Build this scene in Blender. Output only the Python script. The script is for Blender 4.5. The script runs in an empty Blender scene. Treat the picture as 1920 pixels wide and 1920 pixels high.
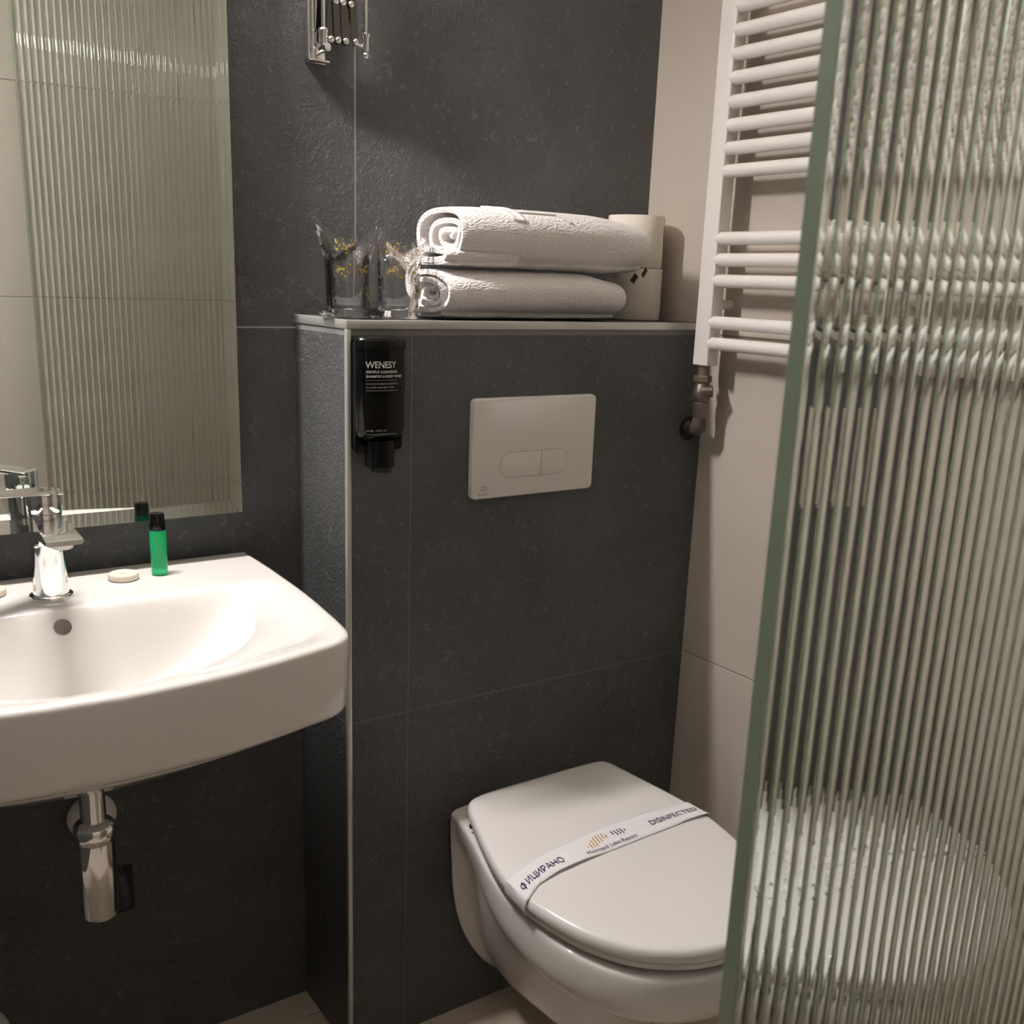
import bpy, bmesh, math, random
from mathutils import Vector, Matrix, noise
random.seed(7)
S = bpy.context.scene
COL = S.collection

# ------------------------------------------------------------------ camera
CX, CY, CZ = -0.6335, -1.4912, 1.2475
YAW, PITCH, ROLL = 0.5959, -0.2651, 0.0344
FPX, PX, PY = 1938.76, 928.35, 1050.55
W, D, H = 0.6865, 0.1779, 1.1755           # right wall x, boxing depth, boxing height
fw = Vector((math.sin(YAW)*math.cos(PITCH), math.cos(YAW)*math.cos(PITCH), math.sin(PITCH)))
rt0 = Vector((math.cos(YAW), -math.sin(YAW), 0)); up0 = rt0.cross(fw)
c_, s_ = math.cos(ROLL), math.sin(ROLL)
rt = rt0*c_ + up0*s_; up = -rt0*s_ + up0*c_
cam_d = bpy.data.cameras.new('camera'); cam = bpy.data.objects.new('camera', cam_d); COL.objects.link(cam)
M = Matrix(((rt.x, up.x, -fw.x), (rt.y, up.y, -fw.y), (rt.z, up.z, -fw.z))).to_4x4()
M.translation = (CX, CY, CZ); cam.matrix_world = M
cam_d.sensor_fit = 'HORIZONTAL'; cam_d.sensor_width = 36.0; cam_d.lens = FPX/1920*36.0
cam_d.shift_x = (960-PX)/1920; cam_d.shift_y = (PY-960)/1920
cam_d.clip_start = 0.01; cam_d.clip_end = 50
cam_d.dof.use_dof = True; cam_d.dof.focus_distance = 1.65; cam_d.dof.aperture_fstop = 11.0
S.camera = cam
# ------------------------------------------------------------------ world, colour
wd = bpy.data.worlds.new('world'); S.world = wd; wd.use_nodes = True
wd.node_tree.nodes['Background'].inputs[0].default_value = (1, 0.9, 0.8, 1)
wd.node_tree.nodes['Background'].inputs[1].default_value = 0.02
S.view_settings.view_transform = 'Standard'; S.view_settings.look = 'None'
S.view_settings.exposure = 0.1; S.view_settings.gamma = 1.0; S.view_settings.use_curve_mapping = False
LAMP_POWER = 625.0      # emission strength of the mirror lamp tube
FILL_POWER = 15.0       # emission strength of the fill discs added at the ceiling
S.cycles.max_bounces = 14; S.cycles.transmission_bounces = 12; S.cycles.glossy_bounces = 8
S.cycles.transparent_max_bounces = 16; S.cycles.caustics_reflective = True; S.cycles.caustics_refractive = True
S.cycles.sample_clamp_indirect = 20.0

# ------------------------------------------------------------------ helpers
def link(name, me, mats=None, parent=None, smooth=True):
    o = bpy.data.objects.new(name, me); COL.objects.link(o)
    if mats is not None:
        for m in (mats if isinstance(mats, (list, tuple)) else [mats]): me.materials.append(m)
    if parent is not None: o.parent = parent
    if smooth:
        for p in me.polygons: p.use_smooth = True
        me.set_sharp_from_angle(angle=math.radians(48))
    return o
def tag(o, label=None, cat=None, group=None, kind=None):
    if label: o['label'] = label
    if cat: o['category'] = cat
    if group: o['group'] = group
    if kind: o['kind'] = kind
    return o
def thing(name, label, cat, loc=(0, 0, 0), rz=0, group=None):
    o = bpy.data.objects.new(name, None); COL.objects.link(o); o.location = loc; o.rotation_euler = (0, 0, rz)
    o.empty_display_size = 0.02
    return tag(o, label, cat, group)
def mesh(verts, faces):
    me = bpy.data.meshes.new('m'); me.from_pydata([tuple(v) for v in verts], [], faces); me.update(); return me
def fixn(me):
    bm = bmesh.new(); bm.from_mesh(me); bmesh.ops.recalc_face_normals(bm, faces=bm.faces); bm.to_mesh(me); bm.free(); return me
def sharp(o, ang=35):
    try: o.data.set_sharp_from_angle(angle=math.radians(ang))
    except Exception: pass
    return o
def rings(rs, closed=True, cap0=True, cap1=True):
    n = len(rs[0]); v = [p for r in rs for p in r]; f = []
    for i in range(len(rs)-1):
        for j in range(n if closed else n-1):
            k = (j+1) % n
            f.append((i*n+j, i*n+k, (i+1)*n+k, (i+1)*n+j))
    if cap0: f.append(tuple(range(n))[::-1])
    if cap1: f.append(tuple((len(rs)-1)*n+j for j in range(n)))
    return fixn(mesh(v, f))
def lathe(prof, n=48, c=(0, 0, 0), axis='z', cap=True):
    rs = []
    for r, h in prof:
        ring = []
        for j in range(n):
            a = 2*math.pi*j/n; x, y = r*math.cos(a), r*math.sin(a)
            p = (x, y, h) if axis == 'z' else ((x, h, y) if axis == 'y' else (h, x, y))
            ring.append((p[0]+c[0], p[1]+c[1], p[2]+c[2]))
        rs.append(ring)
    return rings(rs, True, cap, cap)
def bm_box(bm, a, b, bev=0.0, seg=2, mi=0):
    x0, y0, z0 = a; x1, y1, z1 = b
    r = bmesh.ops.create_cube(bm, size=1.0)
    for v in r['verts']:
        v.co = Vector(((x0+x1)/2+v.co.x*(x1-x0), (y0+y1)/2+v.co.y*(y1-y0), (z0+z1)/2+v.co.z*(z1-z0)))
    fs = set(f for v in r['verts'] for f in v.link_faces)
    for f in fs: f.material_index = mi
    if bev > 0:
        es = list(set(e for v in r['verts'] for e in v.link_edges))
        bmesh.ops.bevel(bm, geom=es, offset=bev, segments=seg, profile=0.5, affect='EDGES')
def box(name, a, b, m, parent=None, bev=0.0, seg=2):
    bm = bmesh.new(); bm_box(bm, a, b, bev, seg); me = bpy.data.meshes.new(name); bm.to_mesh(me); bm.free()
    o = link(name, me, m, parent, smooth=bev > 0); 
    if bev > 0: sharp(o)
    return o
def tube_pts(pts, r, n=16):
    pts = [Vector(p) for p in pts]; rs = []
    rad = r if isinstance(r, (list, tuple)) else [r]*len(pts)
    t0 = (pts[1]-pts[0]).normalized(); u = t0.orthogonal().normalized()
    for i, p in enumerate(pts):
        if i == 0: t = pts[1]-pts[0]
        elif i == len(pts)-1: t = pts[-1]-pts[-2]
        else: t = (pts[i+1]-p).normalized()+(p-pts[i-1]).normalized()
        t.normalize(); u = (u-t*u.dot(t)).normalized(); v = t.cross(u)
        rs.append([tuple(p+(u*math.cos(2*math.pi*j/n)+v*math.sin(2*math.pi*j/n))*rad[i]) for j in range(n)])
    return rings(rs)
def rrect(x0, x1, z0, z1, r, n=8):
    out = []
    for cx, cz, a0 in ((x1-r, z1-r, 0), (x0+r, z1-r, 90), (x0+r, z0+r, 180), (x1-r, z0+r, 270)):
        for k in range(n+1):
            a = math.radians(a0+90*k/n); out.append((cx+r*math.cos(a), cz+r*math.sin(a)))
    return out
def interp(xs, ys, x):
    if x <= xs[0]: return ys[0]
    for i in range(len(xs)-1):
        if x <= xs[i+1]:
            t = (x-xs[i])/(xs[i+1]-xs[i]); return ys[i]+(ys[i+1]-ys[i])*t
    return ys[-1]
def sstep(a, b, x):
    t = max(0.0, min(1.0, (x-a)/(b-a))); return t*t*(3-2*t)
def resample(poly, n, closed=True):
    P = [Vector(p) for p in poly]
    if closed: P.append(P[0])
    L = [0]
    for i in range(len(P)-1): L.append(L[-1]+(P[i+1]-P[i]).length)
    out = []; j = 0
    for k in range(n):
        s = L[-1]*k/(n if closed else n-1)
        while j < len(L)-2 and L[j+1] < s: j += 1
        t = (s-L[j])/max(1e-9, L[j+1]-L[j]); out.append(P[j].lerp(P[j+1], min(1, t)))
    return out
def smooth_poly(pts, per=8):
    """Catmull-Rom through open list"""
    P = [Vector(p) for p in pts]; out = []
    for i in range(len(P)-1):
        p0 = P[max(0, i-1)]; p1 = P[i]; p2 = P[i+1]; p3 = P[min(len(P)-1, i+2)]
        for k in range(per):
            t = k/per
            out.append(0.5*((2*p1)+(p2-p0)*t+(2*p0-5*p1+4*p2-p3)*t*t+(-p0+3*p1-3*p2+p3)*t**3))
    out.append(P[-1]); return out
def subsurf(o, lv=2):
    m = o.modifiers.new('subdivision', 'SUBSURF'); m.levels = lv; m.render_levels = lv; return o
def text_mesh(name, body, size, m, parent, xf, extrude=0.0, align='LEFT', bold=0.0, sx=1.0):
    cu = bpy.data.curves.new(name, 'FONT'); cu.body = body; cu.size = size; cu.align_x = align
    cu.offset = bold; cu.resolution_u = 3
    tmp = bpy.data.objects.new(name+'_tmp', cu); COL.objects.link(tmp)
    dg = bpy.context.evaluated_depsgraph_get(); me = bpy.data.meshes.new_from_object(tmp.evaluated_get(dg))
    bpy.data.objects.remove(tmp)
    bm = bmesh.new(); bm.from_mesh(me)
    bmesh.ops.remove_doubles(bm, verts=bm.verts, dist=1e-6)
    for v in bm.verts: v.co = Vector(xf(v.co.x*sx, v.co.y))
    bm.to_mesh(me); bm.free()
    me.materials.clear()
    return link(name, me, m, parent, smooth=False)

# ------------------------------------------------------------------ materials
def mat(name):
    m = bpy.data.materials.new(name); m.use_nodes = True
    return m, m.node_tree.nodes, m.node_tree.links, m.node_tree.nodes['Principled BSDF']
def plain(name, col, rough=0.5, metal=0.0, trans=0.0, ior=1.5, coat=0.0, bump=None, spec=None, vary=0.0):
    m, N, L, B = mat(name)
    B.inputs['Base Color'].default_value = (*col, 1); B.inputs['Roughness'].default_value = rough
    B.inputs['Metallic'].default_value = metal; B.inputs['Transmission Weight'].default_value = trans
    B.inputs['IOR'].default_value = ior; B.inputs['Coat Weight'].default_value = coat
    if spec is not None: B.inputs['Specular IOR Level'].default_value = spec
    tc = N.new('ShaderNodeTexCoord')
    if vary > 0:
        n = N.new('ShaderNodeTexNoise'); n.inputs['Scale'].default_value = 12; n.inputs['Detail'].default_value = 4
        L.new(tc.outputs['Object'], n.inputs['Vector'])
        r = N.new('ShaderNodeValToRGB')
        r.color_ramp.elements[0].position = 0.3; r.color_ramp.elements[1].position = 0.7
        r.color_ramp.elements[0].color = (*[c*(1-vary) for c in col], 1); r.color_ramp.elements[1].color = (*[min(1, c*(1+vary)) for c in col], 1)
        L.new(n.outputs['Fac'], r.inputs['Fac']); L.new(r.outputs['Color'], B.inputs['Base Color'])
    if bump:
        sc, st = bump
        n = N.new('ShaderNodeTexNoise'); n.inputs['Scale'].default_value = sc; n.inputs['Detail'].default_value = 3
        L.new(tc.outputs['Object'], n.inputs['Vector'])
        b = N.new('ShaderNodeBump'); b.inputs['Strength'].default_value = st; b.inputs['Distance'].default_value = 0.001
        L.new(n.outputs['Fac'], b.inputs['Height']); L.new(b.outputs['Normal'], B.inputs['Normal'])
    return m
def stone(name, dark, light, speck, rough, fine, fstr, speck_amt=0.5, cloud=2.5, bd=0.0015, spec=0.5):
    m, N, L, B = mat(name)
    tc = N.new('ShaderNodeTexCoord')
    n1 = N.new('ShaderNodeTexNoise'); n1.inputs['Scale'].default_value = cloud; n1.inputs['Detail'].default_value = 8; n1.inputs['Roughness'].default_value = 0.65
    n2 = N.new('ShaderNodeTexNoise'); n2.inputs['Scale'].default_value = fine; n2.inputs['Detail'].default_value = 5; n2.inputs['Roughness'].default_value = 0.7
    n3 = N.new('ShaderNodeTexNoise'); n3.inputs['Scale'].default_value = fine*0.33; n3.inputs['Detail'].default_value = 2; n3.inputs['Distortion'].default_value = 1.2
    for n in (n1, n2, n3): L.new(tc.outputs['Object'], n.inputs['Vector'])
    r1 = N.new('ShaderNodeValToRGB'); r1.color_ramp.elements[0].position = 0.35; r1.color_ramp.elements[1].position = 0.72
    r1.color_ramp.elements[0].color = (*dark, 1); r1.color_ramp.elements[1].color = (*light, 1)
    L.new(n1.outputs['Fac'], r1.inputs['Fac'])
    r2 = N.new('ShaderNodeValToRGB'); r2.color_ramp.elements[0].position = 0.60; r2.color_ramp.elements[1].position = 0.76
    r2.color_ramp.elements[0].color = (0, 0, 0, 1); r2.color_ramp.elements[1].color = (speck_amt,)*3+(1,)
    L.new(n3.outputs['Fac'], r2.inputs['Fac'])
    mx = N.new('ShaderNodeMix'); mx.data_type = 'RGBA'
    L.new(r2.outputs['Color'], mx.inputs['Factor']); L.new(r1.outputs['Color'], mx.inputs[6]); mx.inputs[7].default_value = (*speck, 1)
    L.new(mx.outputs[2], B.inputs['Base Color'])
    ad = N.new('ShaderNodeMath'); ad.operation = 'ADD'; L.new(n2.outputs['Fac'], ad.inputs[0]); L.new(n3.outputs['Fac'], ad.inputs[1])
    b = N.new('ShaderNodeBump'); b.inputs['Strength'].default_value = fstr; b.inputs['Distance'].default_value = bd
    L.new(ad.outputs[0], b.inputs['Height']); L.new(b.outputs['Normal'], B.inputs['Normal'])
    B.inputs['Roughness'].default_value = rough; B.inputs['Specular IOR Level'].default_value = spec
    return m
DARK = stone('slate_tile', (0.058, 0.059, 0.059), (0.104, 0.105, 0.104), (0.26, 0.26, 0.255), 0.40, 240, 1.0, 0.5, 5.0, 0.0035, 0.85)
BEIGE = stone('beige_tile', (0.53, 0.465, 0.40), (0.60, 0.53, 0.46), (0.64, 0.57, 0.51), 0.5, 200, 0.12, 0.2, 1.8)
FLOORM = stone('floor_tile', (0.50, 0.42, 0.34), (0.58, 0.49, 0.40), (0.34, 0.27, 0.21), 0.45, 90, 0.15, 0.35, 3.0)
GROUTD = plain('grey_grout', (0.42, 0.41, 0.39), 0.8, bump=(300, .3))
GROUTB = plain('beige_grout', (0.22, 0.18, 0.14), 0.9, bump=(300, .3))
ALU = plain('satin_aluminium', (0.62, 0.61, 0.58), 0.38, 0.6, bump=(200, .05))
PLASTER = plain('ceiling_paint', (0.75, 0.70, 0.63), 0.9, bump=(80, .1))
CERAMIC = plain('white_ceramic', (0.755, 0.725, 0.695), 0.07, coat=0.3, bump=(6, .03))
LIDM = plain('white_lid_plastic', (0.76, 0.735, 0.715), 0.16, bump=(5, .03))
CHROME = plain('chrome', (0.86, 0.86, 0.86), 0.05, 1.0, bump=(8, .02))
STEEL = plain('brushed_steel', (0.55, 0.54, 0.52), 0.28, 1.0, bump=(150, .1))
RAILW = plain('white_enamel', (0.80, 0.76, 0.72), 0.25, coat=0.2, bump=(10, .02))
MIRRORM = plain('mirror_silver', (0.86, 0.90, 0.87), 0.0, 1.0)
MEDGE = plain('mirror_glass_edge', (0.45, 0.56, 0.50), 0.1, 0.0, 0.3)
BLACK = plain('black_plastic', (0.004, 0.004, 0.0045), 0.16, spec=0.3)
BLACKM = plain('black_matt', (0.008, 0.008, 0.008), 0.55, bump=(200, .2))
INK = plain('white_print', (0.72, 0.71, 0.69), 0.6)
INKD = plain('dim_white_print', (0.42, 0.42, 0.41), 0.6)
NAVY = plain('navy_print', (0.035, 0.035, 0.10), 0.6)
GOLDP = plain('ochre_print', (0.62, 0.38, 0.10), 0.6)
PLATEW = plain('flush_plate_white', (0.76, 0.73, 0.69), 0.35, bump=(8, .02))
LINE = plain('dark_gap', (0.06, 0.05, 0.04), 0.8)
PAPERW = plain('paper_band', (0.80, 0.78, 0.80), 0.75, bump=(60, .1))
BRASS = plain('aged_brass', (0.27, 0.22, 0.15), 0.45, 0.7, vary=0.3, bump=(120, .4))
VALVEM = plain('tarnished_nickel', (0.22, 0.18, 0.16), 0.4, 0.8, vary=0.3, bump=(150, .5))
RUST = plain('grimy_fitting', (0.12, 0.10, 0.08), 0.7, 0.3, vary=0.5, bump=(200, .8))
SOAPM = plain('cream_soap', (0.72, 0.64, 0.53), 0.5, bump=(70, .2))
GREYP = plain('dark_grey_hose', (0.05, 0.05, 0.05), 0.45)

def towel_mat():
    m, N, L, B = mat('white_waffle_terry')
    B.inputs['Base Color'].default_value = (0.80, 0.76, 0.735, 1); B.inputs['Roughness'].default_value = 0.95
    B.inputs['Sheen Weight'].default_value = 0.3
    tc = N.new('ShaderNodeTexCoord'); mp = N.new('ShaderNodeMapping'); mp.inputs['Scale'].default_value = (1, 1.0, 2.2)
    L.new(tc.outputs['Object'], mp.inputs['Vector'])
    n = N.new('ShaderNodeTexNoise'); n.inputs['Scale'].default_value = 60; n.inputs['Detail'].default_value = 2
    L.new(tc.outputs['Object'], n.inputs['Vector'])
    mix = N.new('ShaderNodeMix'); mix.data_type = 'VECTOR'; mix.inputs['Factor'].default_value = 0.012
    L.new(mp.outputs['Vector'], mix.inputs[4]); L.new(n.outputs['Color'], mix.inputs[5])
    v = N.new('ShaderNodeTexVoronoi'); v.inputs['Scale'].default_value = 210; v.feature = 'SMOOTH_F1'
    L.new(mix.outputs[1], v.inputs['Vector'])
    n2 = N.new('ShaderNodeTexNoise'); n2.inputs['Scale'].default_value = 900
    L.new(tc.outputs['Object'], n2.inputs['Vector'])
    ad = N.new('ShaderNodeMath'); ad.operation = 'MULTIPLY_ADD'; ad.inputs[1].default_value = 0.25
    L.new(n2.outputs['Fac'], ad.inputs[0]); L.new(v.outputs['Distance'], ad.inputs[2])
    b = N.new('ShaderNodeBump'); b.inputs['Strength'].default_value = 1.0; b.inputs['Distance'].default_value = 0.0021; b.invert = True
    L.new(ad.outputs[0], b.inputs['Height']); L.new(b.outputs['Normal'], B.inputs['Normal'])
    return m
TOWEL = towel_mat()
TOWELB = plain('flat_woven_border', (0.80, 0.765, 0.74), 0.85, bump=(500, .3))
PAPER = plain('tissue_paper', (0.80, 0.735, 0.65), 0.95, bump=(130, .55))
CARD = plain('brown_cardboard_core', (0.36, 0.26, 0.17), 0.9, bump=(90, .2))

def glass_mat(name, col, rough=0.0, ior=1.5, dens=0.0, vcol=(0.3, 0.8, 0.5)):
    m, N, L, B = mat(name)
    B.inputs['Base Color'].default_value = (*col, 1); B.inputs['Roughness'].default_value = rough
    B.inputs['Transmission Weight'].default_value = 1.0; B.inputs['IOR'].default_value = ior
    if dens > 0:
        va = N.new('ShaderNodeVolumeAbsorption'); va.inputs['Color'].default_value = (*vcol, 1); va.inputs['Density'].default_value = dens
        L.new(va.outputs[0], N['Material Output'].inputs['Volume'])
    return m
REEDED = glass_mat('reeded_green_glass', (0.98, 0.99, 0.975), 0.0, 1.5, 12.0, (0.56, 0.80, 0.62))
GEDGE = plain('ground_green_edge', (0.23, 0.28, 0.20), 0.35, coat=0.3, bump=(30, .1))
CLEAR = glass_mat('clear_glass', (1, 1, 1))
def film_mat():
    m, N, L, B = mat('clear_plastic_film'); N.remove(B)
    t = N.new('ShaderNodeBsdfTransparent'); t.inputs[0].default_value = (0.985, 0.98, 0.98, 1)
    g = N.new('ShaderNodeBsdfGlossy'); g.inputs['Roughness'].default_value = 0.06; g.inputs[0].default_value = (1, 0.97, 0.97, 1)
    fr = N.new('ShaderNodeFresnel'); fr.inputs[0].default_value = 1.55
    tc = N.new('ShaderNodeTexCoord'); n = N.new('ShaderNodeTexNoise'); n.inputs['Scale'].default_value = 45; n.inputs['Detail'].default_value = 3; n.inputs['Distortion'].default_value = 1.0
    L.new(tc.outputs['Object'], n.inputs['Vector'])
    b = N.new('ShaderNodeBump'); b.inputs['Strength'].default_value = 0.8; b.inputs['Distance'].default_value = 0.004
    L.new(n.outputs['Fac'], b.inputs['Height']); L.new(b.outputs['Normal'], g.inputs['Normal']); L.new(b.outputs['Normal'], fr.inputs['Normal'])
    mu = N.new('ShaderNodeMath'); mu.operation = 'MULTIPLY_ADD'; mu.inputs[1].default_value = 1.1; mu.inputs[2].default_value = 0.0
    L.new(fr.outputs[0], mu.inputs[0])
    mx = N.new('ShaderNodeMixShader'); L.new(mu.outputs[0], mx.inputs[0]); L.new(t.outputs[0], mx.inputs[1]); L.new(g.outputs[0], mx.inputs[2])
    L.new(mx.outputs[0], N['Material Output'].inputs[0]); return m
FILM = film_mat()
def goldfilm():
    m, N, L, B = mat('gold_print_on_film')
    B.inputs['Base Color'].default_value = (0.62, 0.45, 0.06, 1); B.inputs['Roughness'].default_value = 0.35
    tc = N.new('ShaderNodeTexCoord'); n = N.new('ShaderNodeTexNoise'); n.inputs['Scale'].default_value = 260; n.inputs['Detail'].default_value = 2
    L.new(tc.outputs['Object'], n.inputs['Vector'])
    r = N.new('ShaderNodeValToRGB'); r.color_ramp.elements[0].position = 0.49; r.color_ramp.elements[1].position = 0.58
    r.color_ramp.elements[0].color = (0, 0, 0, 1); r.color_ramp.elements[1].color = (0.55,)*3+(1,)
    L.new(n.outputs['Fac'], r.inputs['Fac']); L.new(r.outputs['Color'], B.inputs['Alpha']); return m
GOLDF = goldfilm()
GREENB, N_, L_, B_ = mat('green_bottle'); 
B_.inputs['Base Color'].default_value = (0.03, 0.90, 0.36, 1); B_.inputs['Transmission Weight'].default_value = 0.68; B_.inputs['Roughness'].default_value = 0.08; B_.inputs['IOR'].default_value = 1.4
def emit(name, col, st):
    m, N, L, B = mat(name); B.inputs['Base Color'].default_value = (0.8, 0.8, 0.8, 1)
    B.inputs['Emission Color'].default_value = (*col, 1); B.inputs['Emission Strength'].default_value = st; return m

# ------------------------------------------------------------------ room shell
XL, YF, ZC = -1.05, -1.86, 2.40
def tiled(name, boxes, grout_boxes, mt, mg, parent=None):
    bm = bmesh.new()
    for a, b in grout_boxes: bm_box(bm, a, b, 0, 1, 1)
    for a, b in boxes: bm_box(bm, a, b, 0.0006, 1, 0)
    me = bpy.data.meshes.new(name); bm.to_mesh(me); bm.free()
    o = link(name, me, [mt, mg], parent, smooth=False)
    if parent is None: o['kind'] = 'structure'
    return o
g = 0.0009
ZR = [0.0, 0.5902, 1.168, 1.768, ZC]
# back wall: slate tiles, front faces in the plane y = 0
XB = [XL, -0.4996, 0.1004, W+0.012]
tiled('wall_back', [((XB[i]+g, 0, ZR[j]+g), (XB[i+1]-g, 0.01, ZR[j+1]-g)) for i in range(3) for j in range(4)],
      [((XL, 0.0003, 0), (W+0.012, 0.06, ZC))], DARK, GROUTD)
# right wall: beige tiles, faces in the plane x = W
YR = [YF, -1.2, 0.012]
tiled('wall_right', [((W, YR[i]+g, ZR[j]+g), (W+0.01, YR[i+1]-g, ZR[j+1]-g)) for i in range(2) for j in range(4)],
      [((W+0.0012, YF, 0), (W+0.06, 0.012, ZC))], BEIGE, GROUTB)
ZF = [0.0, 0.58, 1.155, 1.727, ZC]
tiled('wall_front', [((a+g, YF-0.01, ZF[j]+g), (b-g, YF, ZF[j+1]-g)) for a, b in ((XL, -0.9), (-0.9, W)) for j in range(4)],
      [((XL, YF-0.06, 0), (W, YF-0.0012, ZC))], BEIGE, GROUTB)
tiled('wall_left', [((XL-0.01, a+g, ZR[j]+g), (XL, b-g, ZR[j+1]-g)) for a, b in ((YF, -0.7), (-0.7, 0.0)) for j in range(4)],
      [((XL-0.06, YF, 0), (XL-0.0012, 0.0, ZC))], DARK, GROUTD)
tiled('floor', [((a+g, b+g, -0.01), (a+0.6-g, b+0.6-g, 0)) for a in (-1.65, -1.05, -0.45, 0.15) for b in (-1.86, -1.26, -0.66, -0.06)],
      [((-1.65, -1.86, -0.06), (0.75, 0.54, -0.0012))], FLOORM, GROUTB)
o = box('ceiling', (XL-0.06, YF-0.06, ZC), (W+0.06, 0.07, ZC+0.05), PLASTER); o['kind'] = 'structure'
# boxing that hides the cistern
ct = 0.008
tiled('wall_boxing',
      [((0.0015, -D, ZR[j]+g), (0.1026-g, -D+0.01, min(ZR[j+1], H)-g)) for j in (0, 1)] +
      [((0.1026+g, -D, ZR[j]+g), (W, -D+0.01, min(ZR[j+1], H)-g)) for j in (0, 1)] +
      [((0, -D+0.0015, ZR[j]+g), (0.01, 0, min(ZR[j+1], H)-g)) for j in (0, 1)],
      [((0.0004, -D+0.0004, 0), (W, 0, H))], DARK, plain('dark_grout', (0.21, 0.205, 0.19), 0.85, bump=(300, .3)))
# shelf on top of the boxing: slate top in an aluminium edge profile
bm = bmesh.new(); bm_box(bm, (0.004, -D+0.004, H), (W, 0, H+0.0112), 0.0004, 1)
me = bpy.data.meshes.new('shelf'); bm.to_mesh(me); bm.free()
sh = link('trim_1', me, DARK, smooth=False); sh['kind'] = 'structure'
bm = bmesh.new(); bm_box(bm, (-0.0015, -D-0.0015, H), (W, -D+0.004, H+0.012), 0.0008, 2); bm_box(bm, (-0.0015, -D+0.004, H), (0.004, 0, H+0.012), 0.0008, 2)
me = bpy.data.meshes.new('edge'); bm.to_mesh(me); bm.free()
e = link('edge_profile', me, ALU, sh); sharp(e)
# corner profile of the boxing
tr = box('trim_2', (-0.0022, -D-0.0022, 0.0), (0.0052, -D+0.0052, H-0.0002), ALU, bev=0.0012); tr['kind'] = 'structure'

# ------------------------------------------------------------------ mirror lamp and added ceiling fill (above the frame)
lamp = thing('mirror_lamp', 'chrome wall lamp with a white tube fixed above the large mirror', 'lamp', (-0.39, 0, 1.88))
box('wall_plate', (-0.06, -0.02, -0.02), (0.06, -0.001, 0.03), CHROME, lamp, 0.003)
box('arm', (-0.012, -0.075, -0.002), (0.012, -0.018, 0.012), CHROME, lamp, 0.002)
link('tube', tube_pts([(-0.15, -0.09, 0), (0.15, -0.09, 0)], 0.013, 20), emit('lamp_light', (1.0, 0.955, 0.925), LAMP_POWER), lamp)
for sx in (-1, 1):
    link('end_cap', tube_pts([(sx*0.15, -0.09, 0), (sx*0.168, -0.09, 0)], 0.0155, 20), CHROME, lamp)
for k, (x, y) in enumerate(((0.25, -1.5), (-0.45, -1.1))):  # unseen fill lights, added to brighten the shower side and the room
    dl = thing('ceiling_downlight', ['round ceiling downlight above the shower behind the ribbed glass', 'round ceiling downlight in the middle of the bathroom ceiling'][k], 'light', (x, y, ZC), group='ceiling downlights')
    link('rim', lathe([(0.055, 0), (0.062, -0.001), (0.062, -0.005), (0.05, -0.008), (0.05, -0.004)], 40, cap=False), RAILW, dl)
    link('diffuser', lathe([(0.0502, -0.004), (0.04, -0.005), (0.001, -0.0055)], 40), emit('ceiling_light_%d' % k, (1.0, 0.92, 0.82), FILL_POWER*(1.0 if k == 0 else 0.9)), dl)

# ------------------------------------------------------------------ mirror
mx1, mx0, mz0, mz1, mt, bv = -0.1030, -0.6800, 0.9005, 1.78, 0.005, 0.019
mof = 0.0325
def rect(x0, x1, z0, z1, y): return [(x0, y, z0), (x1, y, z0), (x1, y, z1), (x0, y, z1)]
mir = thing('wall_mirror', 'large rectangular mirror with a narrow slanted border hanging above the basin', 'mirror', (-0.39, -0.002, mz0))
me = rings([rect(mx0, mx1, mz0, mz1, -mof), rect(mx0, mx1, mz0, mz1, -mof-mt+0.0022), rect(mx0+bv, mx1-bv, mz0+bv, mz1-bv, -mof-mt)])
me.transform(Matrix.Translation((0.39, 0.002, -mz0)))
link('glass_sheet', me, glass_mat('mirror_glass', (0.97, 0.985, 0.975)), mir, smooth=False)
me = rings([rect(mx0+0.0004, mx1-0.0004, mz0+0.0004, mz1-0.0004, -mof+0.0012), rect(mx0+0.0004, mx1-0.0004, mz0+0.0004, mz1-0.0004, -mof-0.0006)]); me.transform(Matrix.Translation((0.39, 0.002, -mz0)))
link('silvered_back', me, MIRRORM, mir, smooth=False)
box('back_frame', (-0.24, -mof+0.002, 0.04), (0.24, 0.0015, 0.83), ALU, mir)

# ------------------------------------------------------------------ ribbed glass shower screen
gx, gy, pitch, gt = -0.176, -1.0985, 0.0140, 0.0105
Wg = W-0.004-gx; nfl = int(Wg/pitch); seg = 14; amp = 0.0026
pts = []
for i in range(nfl*seg+1):
    x = gx+0.003+i*pitch/seg; t = (i % seg)/seg
    u = (t-0.5)*2
    R = ((pitch/2)**2+amp**2)/(2*amp)
    h = math.sqrt(R*R-(u*pitch/2)**2)-(R-amp)
    pts.append((x, gy-0.0028+h))
xe = pts[-1][0]
prof = [(gx, gy-gt+0.001), (gx+0.001, gy-gt), (xe, gy-gt)] + pts[::-1] + [(gx+0.001, gy-0.001), (gx, gy-0.002)]
Z0g, Z1g = 0.012, 2.0
n = len(prof); v = [(x, y, Z0g) for x, y in prof]+[(x, y, Z1g) for x, y in prof]
f = [(j, (j+1) % n, n+(j+1) % n, n+j) for j in range(n)]+[tuple(range(n))[::-1], tuple(range(n, 2*n))]
sc = thing('shower_screen', 'green-tinted vertically ribbed glass shower screen at the right edge of the view', 'shower screen', (gx+0.4, gy, 0))
me = fixn(mesh(v, f)); me.transform(Matrix.Translation((-gx-0.4, -gy, 0)))
link('glass_pane', me, REEDED, sc, smooth=False); 
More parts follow.
